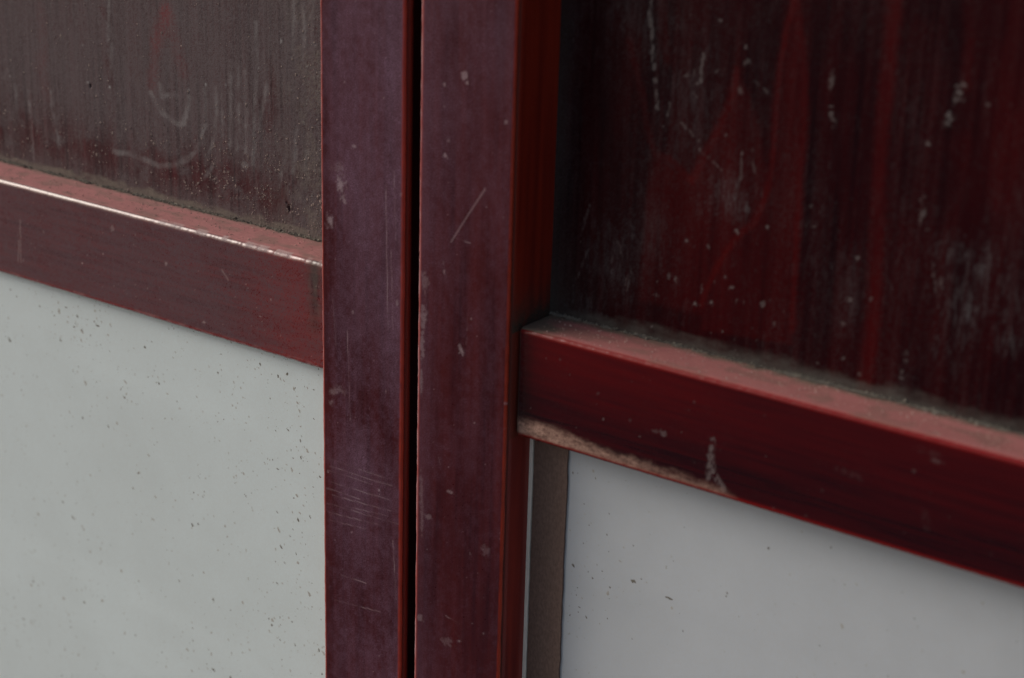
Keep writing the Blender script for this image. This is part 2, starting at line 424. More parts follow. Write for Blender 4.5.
# ---------------------------------------------------------------- wear: stile of the right leaf
R_SCRATCH = [[(36.0, 61.0), (28.2, 49.4), (18.2, 33.9)], [(20.4, 36.2), (28.6, 35.5)], [(18.9, -84.2), (23.6, -85.9)], [(12.9, -69.5), (14.1, -73.1)], [(24.5, -155.5), (28.7, -158.3)], [(19.0, -148.9), (27.3, -150.3)], [(14.0, 23.9), (15.8, 16.9)], [(27.7, 2.4), (27.9, -4.6)], [(28.0, -8.3), (27.5, -11.7)], [(40.8, -110.9), (42.6, -115.3)], [(1.7, 17.7), (4.8, 4.3)], [(1.4, 3.6), (4.9, -1.3)], [(1.5, -4.9), (3.9, -12.9)], [(2.2, -15.2), (3.5, -24.5)]]
R_SPOTS = [(24.1, 107.9, 2.0, 2.2, 0.6), (25.3, 105.1, 1.0, 1.2, 0.5), (13.6, 102.6, 1.1, 1.2, 0.5), (13.2, 93.4, 1.0, 1.0, 0.35), (14.2, 71.7, 1.6, 1.2, 0.55), (15.7, 79.0, 1.0, 1.4, 0.3), (46.0, 91.6, 1.0, 1.0, 0.4), (14.6, 19.9, 0.9, 1.8, 0.55), (24.8, -15.1, 1.8, 2.2, 0.6), (24.2, -12.9, 1.0, 2.0, 0.4), (30.0, 1.0, 0.6, 0.6, 0.5), (32.9, -47.5, 0.7, 1.0, 0.6), (20.1, -84.9, 2.0, 0.9, 0.45), (7.5, -101.2, 2.4, 1.6, 0.3), (49.6, -34.1, 0.8, 0.7, 0.8), (41.3, -150.7, 0.9, 1.2, 0.5), (27.0, -159.4, 1.4, 0.8, 0.5), (19.9, -162.4, 4, 3, 0.22), (3.5, -155.2, 2.4, 2.0, 0.35), (41.3, -107.7, 3, 4, 0.18), (32.2, -112.0, 0.7, 1.2, 0.35), (4.1, 13.5, 2.5, 5, 0.3), (3.2, -3.6, 2.2, 7, 0.45), (2.8, -17.5, 1.6, 9, 0.45), (2.5, -34.4, 1.2, 7, 0.35), (3.2, -88.8, 1.4, 10, 0.25), (4.0, -103.8, 1.2, 9, 0.25)]
def wear_stile_right(X, Y, Z):
    f = (Y < 1.2)
    u = np.clip(X / 50, 0, 1)
    cloud = fbm(X / 18, Z / 30, 101, 5)
    streak = fbm(X / 1.4, Z / 45, 104, 3)
    mott = fbm(X / 2.4, Z / 3.2, 108, 4)
    R = .05 + .28 * (cloud - .5) + .08 * (streak - .5) + .22 * (mott - .5) + .16 * sstep(-30, 130, Z)
    R += .16 * np.exp(-(u / .2) ** 2) + .12 * speckle(X, Z, 10)
    R = np.where(f, R, .02)
    G = np.zeros_like(X)
    for k, s in enumerate(R_SCRATCH):
        br = fbm(X / 5, Z / 5, 140 + k, 2)
        w = .5 if k == 0 else .15
        G = np.maximum(G, line(X, Z, s, w, .4) * (.20 if k == 0 else .03 + .26 * sstep(.45, .8, br)))
    for k, (cx, cz, rx, rz, a) in enumerate(R_SPOTS):
        G = np.maximum(G, blob(X, Z, (cx, cz), rx, rz, 160 + k, 1.6) * a * .6)
    sp = vnoise(X / .9, Z / .9, 177)
    G = np.maximum(G, sstep(.975, .998, sp) * .28)
    rag = fbm(X / 2, Z / 5, 113, 3)
    e0 = 1 - sstep(.3, 2.4, X); e1 = 1 - sstep(.2, 1.3, 50 - X)
    B = .06 * (streak - .4) + .10 * fbm(X / 8, Z / 70, 123, 3)
    B = B + e0 * (.6 + .7 * rag) + e1 * (.7 + .8 * rag)
    R = R * (1 - .8 * np.maximum(e0, e1))
    G = np.maximum(G, (1 - sstep(.5, 1.7, X)) * (.26 + .45 * sstep(.35, .7, rag)))
    # the reveal: redder, with grime in the corner above the rail
    rev = (Y >= 2.0) & (X > 40)
    B = np.where(rev, .30 + .50 * fbm(Y / 3, Z / 60, 131, 3), B)
    G = np.where(rev, 0, G)
    gz = np.exp(-np.clip(Z - 0, 0, 999) / 9.0) * (Z > -2)
    A = np.where(rev, np.clip(gz * (.5 + fbm(Y / 3, Z / 4, 135, 3)) * 1.1, 0, 1), 0)
    A = np.where(rev & (Z <= -2) & (Z > -52), .35, A)
    A = np.where((Y > 1.7) & (Y < 3.3) & (X > 40), .45, A)
    R = np.where(rev & (Z < -52), .10, R)
    return np.stack([R, G, B, A], 1)

stile(LEFT, LX0, LX1, wear_shade_stile_left, seed=3, rebate=True)
stile(RIGHT, RX0, RX1, wear_stile_right, seed=7)

# ---------------------------------------------------------------- wear and painted light: rails
LR_MARKS = [[(-275.8, -13.4), (-277.2, -37.1)], [(-277.7, -24.9), (-279.7, -37.6)], [(-126.8, -10.4), (-122.9, -14.7)]]
LR_SPOTS = [(-140.3, -40.4, 2.2, 1.0, 0.5), (-228.4, -27.7, 0.6, 0.6, 0.7), (-211.9, -19.4, 0.5, 0.5, 0.6), (-204.2, -4.0, 2.0, 2.0, 0.2), (-94.6, -18.8, 0.8, 0.8, 0.5), (-265.1, -45.3, 1.2, 0.6, 0.5), (-165.8, -15.3, 1.0, 1.0, 0.3)]
def wear_light_rail_left(X, Y, Z):
    front = Y < 9
    top = Z > 5.9
    cloud = fbm(X / 22, Z / 12, 201, 4); mott = fbm(X / 2.2, Z / 1.6, 203, 4); streak = fbm(X / 30, Z / 1.3, 205, 3)
    R = .64 + .35 * (cloud - .5) + .55 * (mott - .5) + .20 * (streak - .5)
    R += .45 * speckle(X, Z, 11)
    R -= .30 * sstep(-130, -70, X) * (1 - .4 * sstep(-30, 0, Z))
    dark = np.exp(-((X + 66.5) / 4.0) ** 2) * sstep(-40, -10, Z)
    R -= .35 * dark
    G = np.zeros_like(X)
    for k, s in enumerate(LR_MARKS):
        G = np.maximum(G, line(X, Z, s, .3, .6, 1.0, 230 + k) * .22)
    for k, (cx, cz, rx, rz, a) in enumerate(LR_SPOTS):
        G = np.maximum(G, blob(X, Z, (cx, cz), rx, rz, 240 + k, 1.6) * a)
    sp = vnoise(X / .8, Z / .8, 217)
    G = np.maximum(G, sstep(.955, .99, sp) * .30)
    low = 1 - sstep(-45.4, -44.0, Z); hi = sstep(4.1, 5.5, Z) * front  # low: lit bottom edge painted in as a redder, paler band
    rag = fbm(X / 5, Z / 2, 219, 3)
    B = .30 + .5 * (streak - .5) + low * (.5 + .5 * rag) + .35 * sstep(-130, -75, X)
    gate = 1 - sstep(.40, .62, fbm(X / 5, X * 0, 225, 4)) * sstep(-230, -120, X) * .9
    R = R * (1 - .75 * low) * (1 - .95 * hi * gate)
    G = np.maximum(G, low * .28 * sstep(.5, .75, rag))
    G = np.maximum(G, hi * (1 - gate) * .65)
    B = B - .6 * dark
    A = .5 * dark * (fbm(X / 2, Z / 6, 221, 3)) + np.where(top, np.clip(sstep(26, 31, Y) * (.3 + rag), 0, 1), 0)
    A = np.where(top, np.maximum(A, .45 * sstep(.46, .68, fbm(X / 12, Y / 5, 227, 4))), A)
    A = np.where(top, np.maximum(A, sstep(-75, -57, X) * .75 * (rag + .3) * sstep(12, 24, Y)), A)
    return np.stack([R, G, B, A], 1)
RR_BARE = [(50.2, -42.7), (58.4, -42.0), (70.2, -42.2), (85.1, -44.4), (101.6, -45.5), (120.8, -45.8), (140.5, -46.2), (155.9, -47.3), (162.2, -49.5), (145.6, -49.8), (116.1, -49.9), (85.3, -50.0), (58.7, -51.0), (51.6, -50.0)]
RR_MARKS = [[(150.1, -26.4), (149.7, -34.6), (151.6, -41.2), (156.8, -47.0)], [(149.1, -32.1), (149.4, -43.7)], [(243.7, -31.2), (245.6, -37.4)], [(238.5, -6.0), (246.7, -7.0)], [(206.5, -23.6), (216.1, -24.8)]]
RR_SPOTS = [(126.7, -29.6, 2.0, 1.6, 0.5), (122.3, -29.8, 1.4, 0.8, 0.3), (96.3, -31.2, 0.5, 0.5, 0.9), (93.2, -20.5, 1, 1, 0.25), (140.0, -12.2, 0.8, 0.8, 0.3), (172.8, -9.5, 0.6, 0.6, 0.3), (180.2, -48.3, 0.9, 0.9, 0.4), (194.6, -47.5, 1.0, 1, 0.3), (200.5, -34.4, 1, 1, 0.2), (237.9, -15.7, 1, 1, 0.2), (245.8, -9.3, 3, 1, 0.3), (109.8, -28.1, 0.8, 0.8, 0.25), (118.5, -7.8, 0.7, 0.7, 0.2), (73.0, -9.8, 0.8, 0.8, 0.2)]
def wear_light_rail_right(X, Y, Z):
    front = Y < 10.5
    top = Z > -.7
    mott = fbm(X / 2.2, Z / 1.6, 303, 4); streak = fbm(X / 34, Z / 1.5, 305, 4); cloud = fbm(X / 24, Z / 14, 306, 3)
    R = -.03 + .10 * (mott - .45) + .05 * (cloud - .5) + .05 * speckle(X, Z, 14)
    R += .30 * (1 - sstep(50, 57, X)) * (.6 + mott * .6)
    G = np.zeros_like(X)
    wob = (fbm(X / 4, Z / 2.2, 311, 4) - .5) * 2.6
    bare = inside(X, Z + wob, RR_BARE, 2.6) * (.55 + .45 * sstep(.30, .5, fbm(X / 1.4, Z / 1.0, 313, 4))) * sstep(-50.2, -48.6, Z)
    bare = bare * (.50 + .35 * (1 - sstep(60, 150, X))) * (.1 + 1.5 * fbm(X / 4, Z / 1.2, 315, 5, .65))
    for k, s in enumerate(RR_MARKS):
        R = np.maximum(R, line(X, Z, s, 1.0, 1.6, 1.5, 330 + k) * sstep(.3, .6, fbm(X / 1.2, Z / 2, 333 + k, 3)) * (.8 if k < 2 else .10))
    for k, (cx, cz, rx, rz, a) in enumerate(RR_SPOTS):
        R = np.maximum(R, blob(X, Z, (cx, cz), rx, rz, 340 + k, 1.8) * a)
    sp = vnoise(X / .9, Z / .9, 317)
    R = np.maximum(R, sstep(.975, .998, sp) * .6)
    low = 1 - sstep(-49.4, -48.0, Z); hi = sstep(-3.0, -.8, Z) * front  # low: light caught along the bottom edge, painted in as red
    B = .12 + .22 * (streak - .5) + .24 * sstep(-40, -3, Z) * (1 - .65 * sstep(70, 200, X)) - .05 * (1 - sstep(-44, -18, Z)) + .9 * low + .8 * hi  # reflection gradient painted into the colour: redder at top left
    A = np.where(front, (1 - sstep(50.3, 52.5, X)) * .55 * (.5 + mott), 0)
    rag = fbm(X / 4, Y / 2, 319, 3)
    A = np.where(top, np.clip((1 - sstep(52, 74, X + Y * .4 - 6)) * (.7 + rag) + sstep(25, 31, Y) * (.3 + rag) + .40 * sstep(.46, .70, fbm(X / 12, Y / 5, 327, 4)), 0, 1), A)
    return np.stack([R, np.clip(bare, 0, 1), B, A], 1)
rail(LEFT, -.70, LX0 + .004, ZL, YL, M_RAIL_L, wear_light_rail_left, seed=5, RAIL_H=RAIL_HL)
rail(RIGHT, RX1 + .0004, .70, ZR, YR, M_RAIL_R, wear_light_rail_right, end_a=True, seed=9)

# ---------------------------------------------------------------- wear: panels
LP_U = [[(-199.7, 62.5), (-196.3, 57.9), (-192.2, 53.8), (-186.6, 51.1), (-181.0, 49.4), (-176.7, 50.6), (-174.3, 56.6), (-172.5, 64.5)], [(-161.9, 69.6), (-160.8, 62.2), (-161.9, 51.9), (-165.8, 41.0), (-173.2, 33.1), (-184.2, 27.6), (-195.1, 25.1), (-206.0, 26.5), (-217.1, 27.8), (-228.4, 27.0)], [(-153.6, 71.8), (-153.3, 60.8), (-154.4, 50.6), (-157.5, 40.9), (-162.0, 32.9)], [(-192.9, 68.1), (-191.8, 61.1), (-188.9, 63.1), (-180.3, 63.9)], [(-276.0, 51.8), (-275.3, 41.0), (-272.4, 28.9), (-272.1, 22.4)], [(-294.5, 50.1), (-293.9, 39.3), (-293.3, 28.3), (-293.0, 12.8)], [(-304.2, 51.5), (-304.6, 37.6)], [(-143.6, 86.1), (-143.5, 69.8), (-144.0, 54.7), (-145.0, 44.0)], [(-138.2, 86.9), (-138.2, 68.1), (-139.6, 42.8)], [(-133.7, 83.6), (-132.9, 64.0), (-134.2, 42.7)], [(-125.8, 107.9), (-125.6, 89.6), (-127.6, 64.8), (-129.7, 34.4)], [(-119.4, 77.8), (-122.2, 68.1), (-125.2, 55.2)], [(-101.2, 121.3), (-101.4, 106.2), (-102.2, 97.6)], [(-95.0, 119.7), (-94.6, 103.3), (-95.9, 94.6)], [(-89.3, 122.7), (-89.6, 101.6)], [(-109.0, 43.0), (-111.9, 29.9), (-113.2, 27.2)], [(-100.3, 59.2), (-101.8, 44.2), (-103.2, 38.0)], [(-93.4, 50.5), (-95.4, 40.3)], [(-226.9, 83.4), (-229.5, 67.5)], [(-227.6, 106.3), (-229.8, 85.6)], [(-313.7, 53.9), (-310.0, 58.8)], [(-149.6, 68.9), (-149.6, 48.8), (-153.5, 35.4), (-163.7, 24.3)]]
LP_RED = [[(-186.7, 106.2), (-189.1, 100.0), (-193.2, 90.4), (-195.8, 80.0), (-198.7, 66.8)], [(-186.0, 105.3), (-182.8, 99.3), (-179.9, 87.2), (-175.5, 76.7)], [(-279.4, 95.0), (-278.7, 84.5), (-278.5, 68.6)], [(-283.3, 67.9), (-278.6, 49.8)]]
LP_DARK = [[(-230.5, 75.2), (-228.4, 61.9)], [(-117.1, 89.8), (-114.8, 76.5), (-115.8, 61.7)], [(-231.7, 100.8), (-227.6, 96.2)], [(-122.8, 70.5), (-119.2, 56.2)]]
LP_SPOT = [(-229.9, 61.2, 1.6, 1.2, 0.9), (-246.5, 61.4, 0.9, 0.9, 0.6), (-160.4, 72.3, 0.8, 1.0, 0.8), (-109.8, 100.9, 0.7, 1.2, 0.7), (-146.7, 74.3, 0.7, 0.7, 0.5), (-172.4, 68.1, 0.7, 0.8, 0.5), (-124.4, 85.9, 0.7, 0.7, 0.6), (-248.9, 80.5, 0.6, 0.6, 0.5), (-308.6, 55.7, 0.9, 0.9, 0.5), (-135.1, 36.0, 4, 2, 0.3)]
LP_HOLE = [(-106.1, 19.4, 0.9, 2.2), (-107.4, 21.7, 0.5, 0.8), (-244.4, 59.6, 0.7, 1.1)]
def wear_panel_left(X, Y, Z):
    cloud = fbm(X / 26, Z / 34, 401, 5); streak = fbm(X / 1.1, Z / 55, 404, 4); mott = fbm(X / 1.6, Z / 2.0, 407, 4)
    R = .70 + .36 * (cloud - .5) + .55 * (streak - .5) + .32 * (mott - .5)
    R += .46 * speckle(X, Z, 12)
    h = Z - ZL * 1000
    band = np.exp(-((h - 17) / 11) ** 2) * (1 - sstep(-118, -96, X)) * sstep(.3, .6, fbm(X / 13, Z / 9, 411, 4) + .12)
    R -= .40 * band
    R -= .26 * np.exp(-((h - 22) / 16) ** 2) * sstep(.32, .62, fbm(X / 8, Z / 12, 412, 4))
    R += .12 * sstep(-120, -90, X)
    B = .15 + .5 * (streak - .5) + .08 * band
    for k, s in enumerate(LP_RED):
        m = line(X, Z, s, 1.4, 6.0, 4.0, 430 + k) * (.34 if k < 2 else .2)
        B = B + m; R = R - .42 * m
    inner = line(X, Z, LP_RED[0][:3], 3, 7, 3, 455) * .3
    B = B + inner; R = R - .2 * inner
    G = np.zeros_like(X)
    for k, s in enumerate(LP_U):
        br = fbm(X / 7, Z / 7, 440 + k, 2)
        w, a = ((1.6, .50) if k == 0 else (1.5, .42) if k == 1 else (.5, .34))
        G = np.maximum(G, line(X, Z, s, w * .7, 1.8, 1.6, 470 + k) * a * .62 * (.35 + .8 * sstep(.3, .7, br)) * (.5 + mott))
    for k, s in enumerate(LP_DARK):
        R = R - .28 * line(X, Z, s, 1.6, 3.0, 2, 490 + k)
    for k, (cx, cz, rx, rz, a) in enumerate(LP_SPOT):
        G = np.maximum(G, blob(X, Z, (cx, cz), rx, rz, 500 + k, 1.2) * a)
    near = sstep(-125, -80, X)
    sp = vnoise(X / .8, Z / .9, 417); sp2 = vnoise(X / .7, Z / .8, 418)
    G = np.maximum(G, sstep(.93, .99, sp) * (.14 + .5 * near))
    R = R - sstep(.86, .97, sp2) * (.14 + .5 * near)
    rag = fbm(X / 7, Z / 3, 421, 4)
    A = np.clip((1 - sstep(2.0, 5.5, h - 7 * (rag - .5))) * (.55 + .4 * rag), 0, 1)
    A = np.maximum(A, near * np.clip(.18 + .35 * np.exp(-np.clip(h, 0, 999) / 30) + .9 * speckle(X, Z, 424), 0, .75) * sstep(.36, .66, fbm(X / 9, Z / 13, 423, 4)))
    for cx, cz, rx, rz in LP_HOLE:
        q = blob(X, Z, (cx, cz), rx, rz, 520, .5, .5)
        R = R * (1 - q); G = G * (1 - q); B = B * (1 - q); A = A * (1 - q)
    return np.stack([R, G, B, A], 1)
def relief_left(X, Z):
    near = sstep(-130, -80, X)
    h = (fbm(X / 1.3, Z / 1.7, 601, 3) - .5) * (.08 + .30 * near) + (fbm(X / 1.2, Z / 40, 603, 3) - .5) * .10
    for cx, cz, rx, rz in LP_HOLE:
        h = h - blob(X, Z, (cx, cz), rx, rz, 520, .5, .5) * 1.6
    return h
RP_RED = [[(200.2, 156.9), (200.2, 134.3), (200.1, 115.1), (200.8, 91.7), (202.8, 64.0), (204.1, 35.5), (204.2, 8.1), (202.7, -3.0)], [(158.5, 151.9), (156.0, 140.0), (154.3, 124.0), (153.9, 108.0), (154.3, 87.8), (153.8, 77.4), (151.4, 68.6), (148.8, 61.0), (143.2, 55.7), (136.8, 46.7), (131.5, 36.1), (128.3, 27.5), (126.8, 20.6)], [(159.8, 151.3), (163.7, 137.1), (166.7, 117.9), (168.1, 102.2), (167.8, 81.9), (168.5, 53.1), (169.7, 19.3)], [(135.7, 121.4), (133.4, 109.8), (129.7, 98.1), (124.0, 86.8), (120.8, 78.7), (118.3, 73.2)], [(84.9, 126.8), (89.0, 114.9), (94.4, 98.9), (97.1, 86.6), (100.3, 81.6), (108.2, 79.9), (117.3, 73.8)], [(228.7, 160.2), (230.7, 145.9), (231.9, 129.4)], [(244.4, 162.1), (245.6, 140.5), (246.8, 114.8), (249.2, 88.7)], [(233.3, 106.9), (236.1, 90.1), (236.7, 74.6)], [(98.7, 144.9), (101.8, 127.0), (103.6, 121.0)], [(213.3, 147.3), (216.2, 113.7), (220.5, 63.5), (223.2, 19.1)], [(184.2, 132.1), (187.8, 77.4), (191.2, 24.2)], [(224.2, 103.5), (226.4, 76.6), (230.1, 33.1)], [(252.8, 119.5), (261.8, 40.4)]]
RP_REDW = [(3.2, .95), (1.0, .75), (1.3, .6), (1.6, .6), (1.3, .5), (2.2, .4), (6, .22), (6, .2), (2.5, .4), (5, .18), (4, .14), (6, .2), (4, .2)]
RP_FLAME = [[(158.0, 151.9), (156.0, 140.0), (154.3, 124.0), (154.3, 104.0), (154.3, 77.4), (148.8, 61.0), (136.8, 46.7), (128.3, 27.5), (127.6, 9.6), (170.3, 12.9), (168.5, 53.1), (167.8, 106.1), (162.0, 140.8)]]
RP_FLAME2 = [[(135.9, 119.4), (132.7, 106.8), (124.0, 86.0), (118.3, 73.2), (100.4, 80.7), (96.7, 60.7), (96.4, 16.2), (127.1, 16.2), (128.3, 27.5), (136.8, 46.7), (148.8, 61.0), (153.4, 77.3), (147.9, 99.0), (141.3, 114.2)]]
RP_GREY = [(241.9, 53.9, 18, 26, 0.34), (260.4, 52.0, 10, 22, 0.3), (238.1, 34.9, 12, 20, 0.25), (136.6, 68.8, 15, 14, 0.5), (80.3, 29.9, 24, 26, 0.28), (102.1, 46.3, 20, 22, 0.22), (89.2, 135.6, 22, 26, 0.22), (115.0, 106.2, 20, 36, 0.2), (193.1, 41.4, 10, 26, 0.22), (68.5, 5.4, 16, 12, 0.4), (232.5, 65.9, 10, 10, 0.3), (259.3, 35.8, 8, 10, 0.4), (247.1, 61.0, 4, 14, 0.3), (242.8, 40.0, 3, 14, 0.3), (216.1, 46.4, 14, 30, 0.12), (178.6, 55.1, 10, 40, 0.1)]
RP_SCRATCH = [[(94.9, 144.4), (93.9, 138.6), (95.3, 131.4), (96.2, 124.2), (97.7, 115.3), (98.7, 107.9), (100.1, 100.6)], [(120.2, 125.8), (119.6, 120.8), (119.6, 114.3)], [(105.7, 103.5), (104.6, 97.9)], [(111.9, 96.1), (116.4, 93.1), (120.0, 89.5)], [(126.2, 119.3), (130.2, 121.5)], [(144.6, 117.9), (150.2, 114.7)], [(226.4, 58.7), (228.8, 48.3)], [(230.5, 54.3), (230.5, 47.1)], [(89.6, 19.2), (91.6, 28.7)], [(83.9, 39.7), (87.4, 31.4)], [(64.3, 38.9), (68.8, 53.3)], [(62.2, 15.6), (68.7, 33.0)], [(81.2, 31.9), (82.4, 19.9)], [(89.7, 26.0), (89.0, 21.4)], [(116.0, 118.7), (116.2, 116.2)], [(140.8, 85.5), (141.0, 77.2)], [(145.0, 90.3), (147.1, 81.6)], [(121.2, 86.3), (132.0, 79.8)]]
RP_BLOB = [(229.9, 126.1, 2.2, 3.6, 1.0), (228.7, 123.3, 1.6, 2.4, 0.8), (226.7, 116.2, 1.6, 2.6, 0.9), (225.4, 113.7, 1.2, 2, 0.6), (219.6, 105.0, 1.1, 1.1, 0.9), (177.4, 123.4, 1.0, 3.6, 0.6), (178.6, 111.0, 1.1, 2.4, 0.8), (179.3, 108.0, 1, 2, 0.5), (219.6, 79.3, 1.4, 4.2, 0.7), (222.4, 71.9, 1.2, 0.8, 0.5), (195.2, 55.1, 0.9, 1.4, 0.8), (193.9, 37.8, 1.8, 1.2, 0.7), (191.9, 26.9, 1.0, 1.0, 0.5), (192.8, 12.2, 0.9, 0.9, 0.6), (174.7, 64.3, 1.0, 0.9, 0.6), (173.5, 72.3, 0.8, 0.7, 0.5), (117.7, 46.8, 0.9, 0.8, 1), (121.2, 44.9, 1.1, 0.9, 0.9), (128.3, 46.3, 0.8, 1.2, 0.6), (140.9, 55.6, 1.1, 1.4, 0.8), (154.8, 60.4, 1.4, 1.2, 0.8), (126.2, 29.3, 0.8, 2.4, 0.9), (124.4, 20.5, 1.4, 1.0, 1), (131.5, 22.5, 1.3, 1.0, 1), (137.3, 34.7, 0.9, 0.8, 0.8), (140.4, 31.4, 1.4, 1.2, 0.7), (113.5, 29.2, 0.8, 1.6, 0.6), (110.0, 29.8, 0.8, 1.4, 0.5), (105.2, 19.9, 2.0, 0.7, 0.6), (145.0, 26.3, 1.6, 1.4, 0.5), (155.3, 26.8, 1.4, 1.6, 0.6), (151.0, 15.9, 0.8, 0.8, 0.8), (143.6, 8.9, 0.8, 0.8, 0.6), (153.8, 10.4, 1, 0.8, 0.6), (161.4, 20.4, 1.6, 1.2, 0.4), (137.7, 113.6, 1.6, 1.6, 0.5), (139.9, 125.2, 1.6, 1.2, 0.5), (139.0, 131.1, 1, 0.8, 0.6), (113.1, 140.6, 0.7, 0.6, 0.8), (127.0, 140.3, 0.8, 0.7, 0.8), (103.5, 93.1, 0.6, 0.6, 0.9), (65.9, 89.7, 0.6, 0.6, 0.8), (57.2, 123.2, 0.5, 1.2, 0.6), (117.8, 113.6, 0.9, 1, 0.5), (112.5, 115.7, 0.9, 1, 0.5), (117.7, 108.6, 0.8, 1, 0.5), (120.4, 90.0, 0.8, 1, 0.8), (121.2, 86.3, 0.7, 1, 0.8), (132.8, 94.1, 0.8, 0.8, 0.7), (140.7, 87.5, 0.8, 1.6, 0.8), (152.2, 107.7, 0.6, 0.6, 0.5), (240.8, 123.2, 0.9, 0.9, 0.6), (237.7, 129.8, 0.8, 0.8, 0.4), (202.4, 39.3, 0.8, 1.6, 0.5), (218.5, 11.6, 1.0, 3.0, 0.5), (220.0, 18.3, 1.4, 3, 0.3), (200.8, 7.3, 1.2, 1, 0.5), (182.1, 8.3, 1, 1, 0.4)]
def wear_panel_right(X, Y, Z):
    cloud = fbm(X / 24, Z / 40, 701, 5); streak = fbm(X / 1.6, Z / 60, 704, 4); mott = fbm(X / 1.6, Z / 2.2, 707, 4)
    scuff = fbm(X / .9, Z / 5, 709, 4)
    R = .01 + .14 * speckle(X, Z, 13) + .14 * (cloud - .5) + .12 * (streak - .5) + .10 * (mott - .5)
    for k, (cx, cz, rx, rz, a) in enumerate(RP_GREY):
        R = R + blob(X, Z, (cx, cz), rx, rz, 720 + k, .9, .9) * a * .65 * (.25 + 1.1 * sstep(.35, .75, scuff))
    R += .22 * (1 - sstep(50, 68, X)) * (.5 + .8 * cloud)
    R += .10 * sstep(.48, .75, fbm(X / 5, Z / 9, 711, 4)) * sstep(.4, .8, scuff)
    B = .13 + .24 * (streak - .5) + .26 * (fbm(X / 9, Z / 120, 713, 3) - .5)
    fl = inside(X, Z, RP_FLAME[0], 1.2); fl2 = inside(X, Z, RP_FLAME2[0], 2.0)
    B = B + .22 * fl + .22 * fl2 + .08 * sstep(.45, .7, fbm(X / 14, Z / 60, 715, 3))
    for k, (s, (w, a)) in enumerate(zip(RP_RED, RP_REDW)):
        m = line(X, Z, s, w * .35, w * 1.1 + 1.0, 1.6, 740 + k) * a * .46 * (.7 + .5 * fbm(X / 4, Z / 12, 744 + k, 3))
        B = B + m; R = R * (1 - .5 * m)
    G = np.zeros_like(X)
    for k, s in enumerate(RP_SCRATCH):
        m = line(X, Z, s, .9 if k == 0 else .4, .7, 1.6, 760 + k) * sstep(.32, .6, fbm(X / 1.2, Z / 2.6, 765 + k, 3))
        G = np.maximum(G, m * (.22 if k < 3 else .13))
    for k, (cx, cz, rx, rz, a) in enumerate(RP_BLOB):
        G = np.maximum(G, blob(X, Z, (cx, cz), rx, rz, 780 + k, 3.0, .95) * a * .30)
    low = np.exp(-np.clip(Z, 0, 999) / 30) * (1 - .4 * sstep(180, 260, X))
    sp = vnoise(X / 1.1, Z / 1.2, 717)
    G = np.maximum(G, sstep(.955, .995, sp) * (.05 + .45 * low))
    rag = fbm(X / 8, Z / 3, 719, 4)
    A = np.clip((1 - sstep(.5, 8.0, Z - 5 * (rag - .5))) * (.45 + .5 * rag), 0, 1)
    A = np.maximum(A, np.exp(-(X - 50) / 9) * np.exp(-np.clip(Z, 0, 999) / 22) * .9)
    A = np.maximum(A, (1 - sstep(50, 60, X)) * .22 * (.4 + cloud))
    return np.stack([R, G, B, A], 1)
def relief_right(X, Z):
    return (fbm(X / 1.4, Z / 30, 801, 3) - .5) * .08 + (fbm(X / 40, Z / 60, 805, 2) - .5) * .6
xs_l = ramp(-.70, -.345, LX0, LX0 + .006, .0006, .03)
xs_r = ramp(RX1 - .006, RX1 + .0005, .29, .70, .0006, .03)
PANEL_L = sheet('wood_panel', LEFT, M_PANEL_L, xs_l, ramp(ZL - .006, ZL - .002, .15, Z_HI, .0006, .03), Y_PANEL, .006, wear_panel_left, relief_left)
PANEL_R = sheet('wood_panel', RIGHT, M_PANEL_R, xs_r, ramp(ZR - .006, ZR - .002, .185, Z_HI, .0006, .03), Y_PANEL, .006, wear_panel_right, relief_right)

# ---------------------------------------------------------------- panes, lath, bead, added light-stop strip
def box(name, mat, parent, x0, x1, y0, y1, z0, z1, nz=2, jit=0.0):
    z = np.linspace(z0, z1, nz)
    prof = np.array([(x0, y0), (x1, y0), (x1, y1), (x0, y1)])
    V = np.zeros((nz, 4, 3)); V[:, :, :2] = prof[None]; V[:, :, 2] = z[:, None]
    if jit:
        V[:, 1:3, 0] += ((fbm(z * 1000 / 6, z * 0 + 2, 900, 4) - .5) * jit)[:, None]
    return grid_object(name, V, mat, parent, None, smooth=False)
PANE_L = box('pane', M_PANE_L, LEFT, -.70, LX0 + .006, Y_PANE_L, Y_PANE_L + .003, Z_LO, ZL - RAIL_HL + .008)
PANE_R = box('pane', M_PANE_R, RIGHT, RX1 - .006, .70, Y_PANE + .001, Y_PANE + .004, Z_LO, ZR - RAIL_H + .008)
box('edge_lath', M_LATH, RIGHT, RX1 + .0024, RX1 + .0206, Y_PANE - .0002, Y_PANE + .0008, Z_LO, ZR - RAIL_H + .004, 900, .0007)
box('sealant_bead', M_BEAD, RIGHT, RX1 - .0005, RX1 + .0019, Y_PANE - .0004, Y_PANE + .0008, Z_LO, ZR - RAIL_H + .004, 900, .0005)
box('cover_strip', M_SHADOWSTRIP, LEFT, -.035, .030, .0452, .056, Z_LO, Z_HI)  # added behind the gap to stop light leaking through

